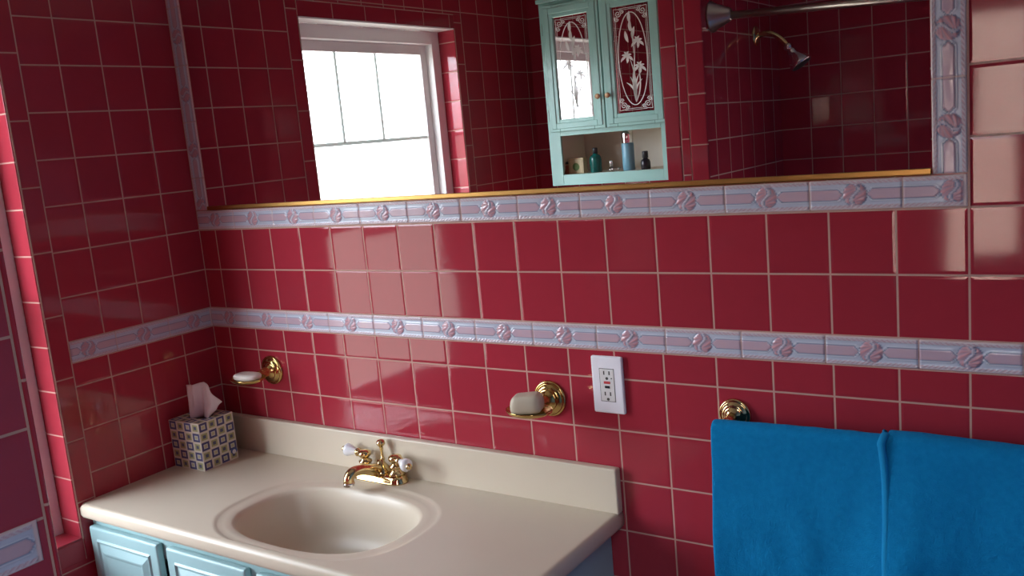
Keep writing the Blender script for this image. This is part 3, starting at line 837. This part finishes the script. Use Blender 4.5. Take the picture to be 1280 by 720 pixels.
b = NB(); lathe(b, [(0, 0), (.155, 0), (.17, .02), (.17, .25), (.14, .33), (.08, .37), (.08, .4), (0, .4)], n=24); obj('bottle_body', b, M['black_glass'], t, True)
b = NB(); lathe(b, [(0, .39), (.105, .39), (.105, .61), (.09, .63), (0, .63)], n=20); obj('cap', b, M['plastic_black'], t, True)
t = shelf_item('glass_vial', 4.06, .05, 'small clear glass vial with a silver cap between green bottle and spray can', 'bottle')
b = NB(); lathe(b, [(0, 0), (.09, 0), (.10, .02), (.10, .12), (.05, .16), (.05, .18), (0, .18)], n=20); obj('bottle_body', b, M['clear_glass'], t, True)
b = NB(); lathe(b, [(0, .17), (.06, .17), (.06, .36), (.05, .38), (0, .38)], n=16); obj('cap', b, M['chrome'], t, True)
t = shelf_item('glass_dish', 4.30, .22, 'low clear glass dish in front of the tall spray can', 'dish')
b = NB(); lathe(b, [(0, 0), (.12, 0), (.15, .03), (.21, .13), (.19, .13), (.13, .04), (0, .03)], n=24); obj('dish_bowl', b, M['clear_glass'], t, True)
t = shelf_item('soap_carton', 2.68, .0, 'small tan carton with a round green emblem on the cabinet shelf', 'box')
b = NB(); box(b, -.31, .31, -.15, .15, 0, .56, .012); obj('carton_body', b, M['carton_tan'], t)
b = NB()
for r_ in ((-.27, .27, .02, .035), (-.27, .27, .50, .515)): box(b, r_[0], r_[1], .149, .154, r_[2], r_[3])
for xx in (-.27, .255): box(b, xx, xx+.015, .149, .154, .02, .515)
obj('printed_border', b, M['carton_line'], t)
b = NB(); lathe(b, [(0, 0), (.14, 0), (.14, .006), (0, .006)], (0, .149, .25), (0, 1, 0), 24); obj('emblem', b, M['emblem_green'], t)
t = shelf_item('figurine', 2.24, .0, 'tiny reddish doll figurine with dark hair at the left end of the shelf', 'figurine')
b = NB(); lathe(b, [(0, 0), (.13, 0), (.12, .08), (.07, .22), (.09, .27), (.05, .31), (0, .31)], n=18); obj('gown', b, M['figure_red'], t, True)
b = NB(); lathe(b, [(0, .29), (.05, .31), (.065, .36), (.05, .41), (0, .43)], n=16); h_ = obj('head', b, M['skin_doll'], t, True)
b = NB(); lathe(b, [(.07, .36), (.08, .39), (.06, .44), (0, .455)], n=16); obj('hair', b, M['plastic_black'], h_, True)

# ------------------------------------------------------------------ shower fittings (seen in the mirror)
sh = thing('shower_sprayer', (XW1, -14.05, 3.99), 'small silver shower head on a curved brass arm in the red tiled shower', 'shower head')
b = NB(); lathe(b, [(.30, 0), (.30, .03), (.25, .07), (.13, .12), (.09, .14)], (0, 0, 0), (1, 0, 0), 32); obj('flange', b, M['brass'], sh, True)
b = NB(); tube(b, bez((.08, 0, 0), (.45, 0, .10), (.72, 0, -.05), (.98, 0, -.42), 16), .085, 16); obj('arm', b, M['brass'], sh, True)
dr = Vector((.42, 0, -.62)).normalized(); o0 = Vector((.96, 0, -.40))
b = NB(); lathe(b, [(.10, 0), (.13, .02), (.13, .12), (.09, .15), (.12, .19), (.145, .24), (.13, .30), (.16, .36), (.27, .52), (.33, .66), (.345, .72), (.33, .75)], o0, dr, 28); obj('spray_head', b, M['chrome'], sh, True)
b = NB(); lathe(b, [(0, .74), (.30, .74), (.31, .755), (.28, .775), (0, .77)], o0, dr, 28); obj('nozzle_face', b, M['rubber_dark'], sh, True)['label'] = 'dark nozzle plate'
rd = thing('shower_rod', (XW1, -10.45, 4.35), 'satin metal shower curtain rod with a wide cone bracket', 'curtain rod')
b = NB(); lathe(b, [(.42, 0), (.42, .05), (.40, .08), (.36, .12), (.20, .50), (.17, .55), (.15, .58)], (0, 0, 0), (1, 0, 0), 32); obj('end_bracket', b, M['satin_steel'], rd, True)
L_ = XR-XW1
b = NB(); lathe(b, [(.42, 0), (.42, .05), (.40, .08), (.36, .12), (.20, .50), (.17, .55), (.15, .58)], (L_, 0, -.8), (-1, 0, 0), 32); obj('end_bracket', b, M['satin_steel'], rd, True)
b = NB(); tube(b, [(.5, 0, -.03), (L_-.5, 0, -.77)], .105, 20); obj('rod', b, M['satin_steel'], rd, True)

# ------------------------------------------------------------------ light: bright overcast sky through both windows
w = bpy.data.worlds.new('sky'); sc.world = w; w.use_nodes = True
nt = w.node_tree; nt.nodes.clear()
wo = nt.nodes.new('ShaderNodeOutputWorld'); bg = nt.nodes.new('ShaderNodeBackground')
tc = nt.nodes.new('ShaderNodeTexCoord'); sp = nt.nodes.new('ShaderNodeSeparateXYZ'); nt.links.new(tc.outputs['Generated'], sp.inputs[0])
up = smooth(nt, sp.outputs[2], -.04, .12)
hi = smooth(nt, sp.outputs[2], .30, .72)
nt.links.new(mixc(nt, up, (3.2, 3.3, 3.0), mixc(nt, hi, (14.2, 15.6, 17.4), (4.8, 5.6, 6.6))), bg.inputs[0]); bg.inputs[1].default_value = 1.0
nt.links.new(bg.outputs[0], wo.inputs[0])
# added unseen reflector outside the second window, sun lit for the right-hand tile sheen
b = NB(); box(b, 2, 34, -45, -43.5, ZFL, 6.5); structure('wall_reflector', b, simple('reflector_tan', (.72, .56, .46), .9, bump=.3, bscale=40))
sl = bpy.data.lights.new('sun', 'SUN'); sl.energy = 22; sl.angle = .01; sl.color = (1, .95, .88)
so = bpy.data.objects.new('sun', sl); C.objects.link(so); so.rotation_euler = Vector((.25, .55, .80)).to_track_quat('Z', 'Y').to_euler()
def portal(name, loc, rot, sx_, sy_):
    l = bpy.data.lights.new(name, 'AREA'); l.shape = 'RECTANGLE'; l.size = sx_*S; l.size_y = sy_*S; l.cycles.is_portal = True
    o = bpy.data.objects.new(name, l); C.objects.link(o); o.location = W(*loc); o.rotation_euler = rot
portal('window_portal', (-1.45, (WY0+WY1)/2, (WZ0+WZ1)/2), (0, -PI/2, 0), WZ1-WZ0, WY0-WY1)
portal('window_portal', ((VX0+VX1)/2, YF-1.2, (VZ0+VZ1)/2), (PI/2, 0, 0), VX1-VX0, VZ1-VZ0)

# ------------------------------------------------------------------ camera
yaw, pitch, roll, F = .6031, -.1634, -.0915, 1134.046
f0 = Vector((-math.sin(yaw), math.cos(yaw), 0)); r0 = Vector((math.cos(yaw), math.sin(yaw), 0)); u0 = Vector((0, 0, 1))
f = f0*math.cos(pitch)+u0*math.sin(pitch); u = u0*math.cos(pitch)-f0*math.sin(pitch)
r = r0*math.cos(roll)+u*math.sin(roll); u = u*math.cos(roll)-r0*math.sin(roll)
cd = bpy.data.cameras.new('camera'); cd.sensor_width = 36; cd.lens = F/1280*36; cd.clip_start = .01
co = bpy.data.objects.new('camera', cd); C.objects.link(co)
mt = Matrix((r, u, -f)).transposed().to_4x4(); mt.translation = W(19.2644, -14.4303, 1.5665)
co.matrix_world = mt; sc.camera = co

sc.view_settings.view_transform = 'Standard'; sc.view_settings.look = 'None'
sc.view_settings.exposure = .2; sc.view_settings.gamma = 1.; sc.view_settings.use_curve_mapping = False
sc.cycles.max_bounces = 12; sc.cycles.diffuse_bounces = 6; sc.cycles.glossy_bounces = 8; sc.cycles.transparent_max_bounces = 12
sc.cycles.caustics_reflective = True; sc.cycles.sample_clamp_indirect = 8.
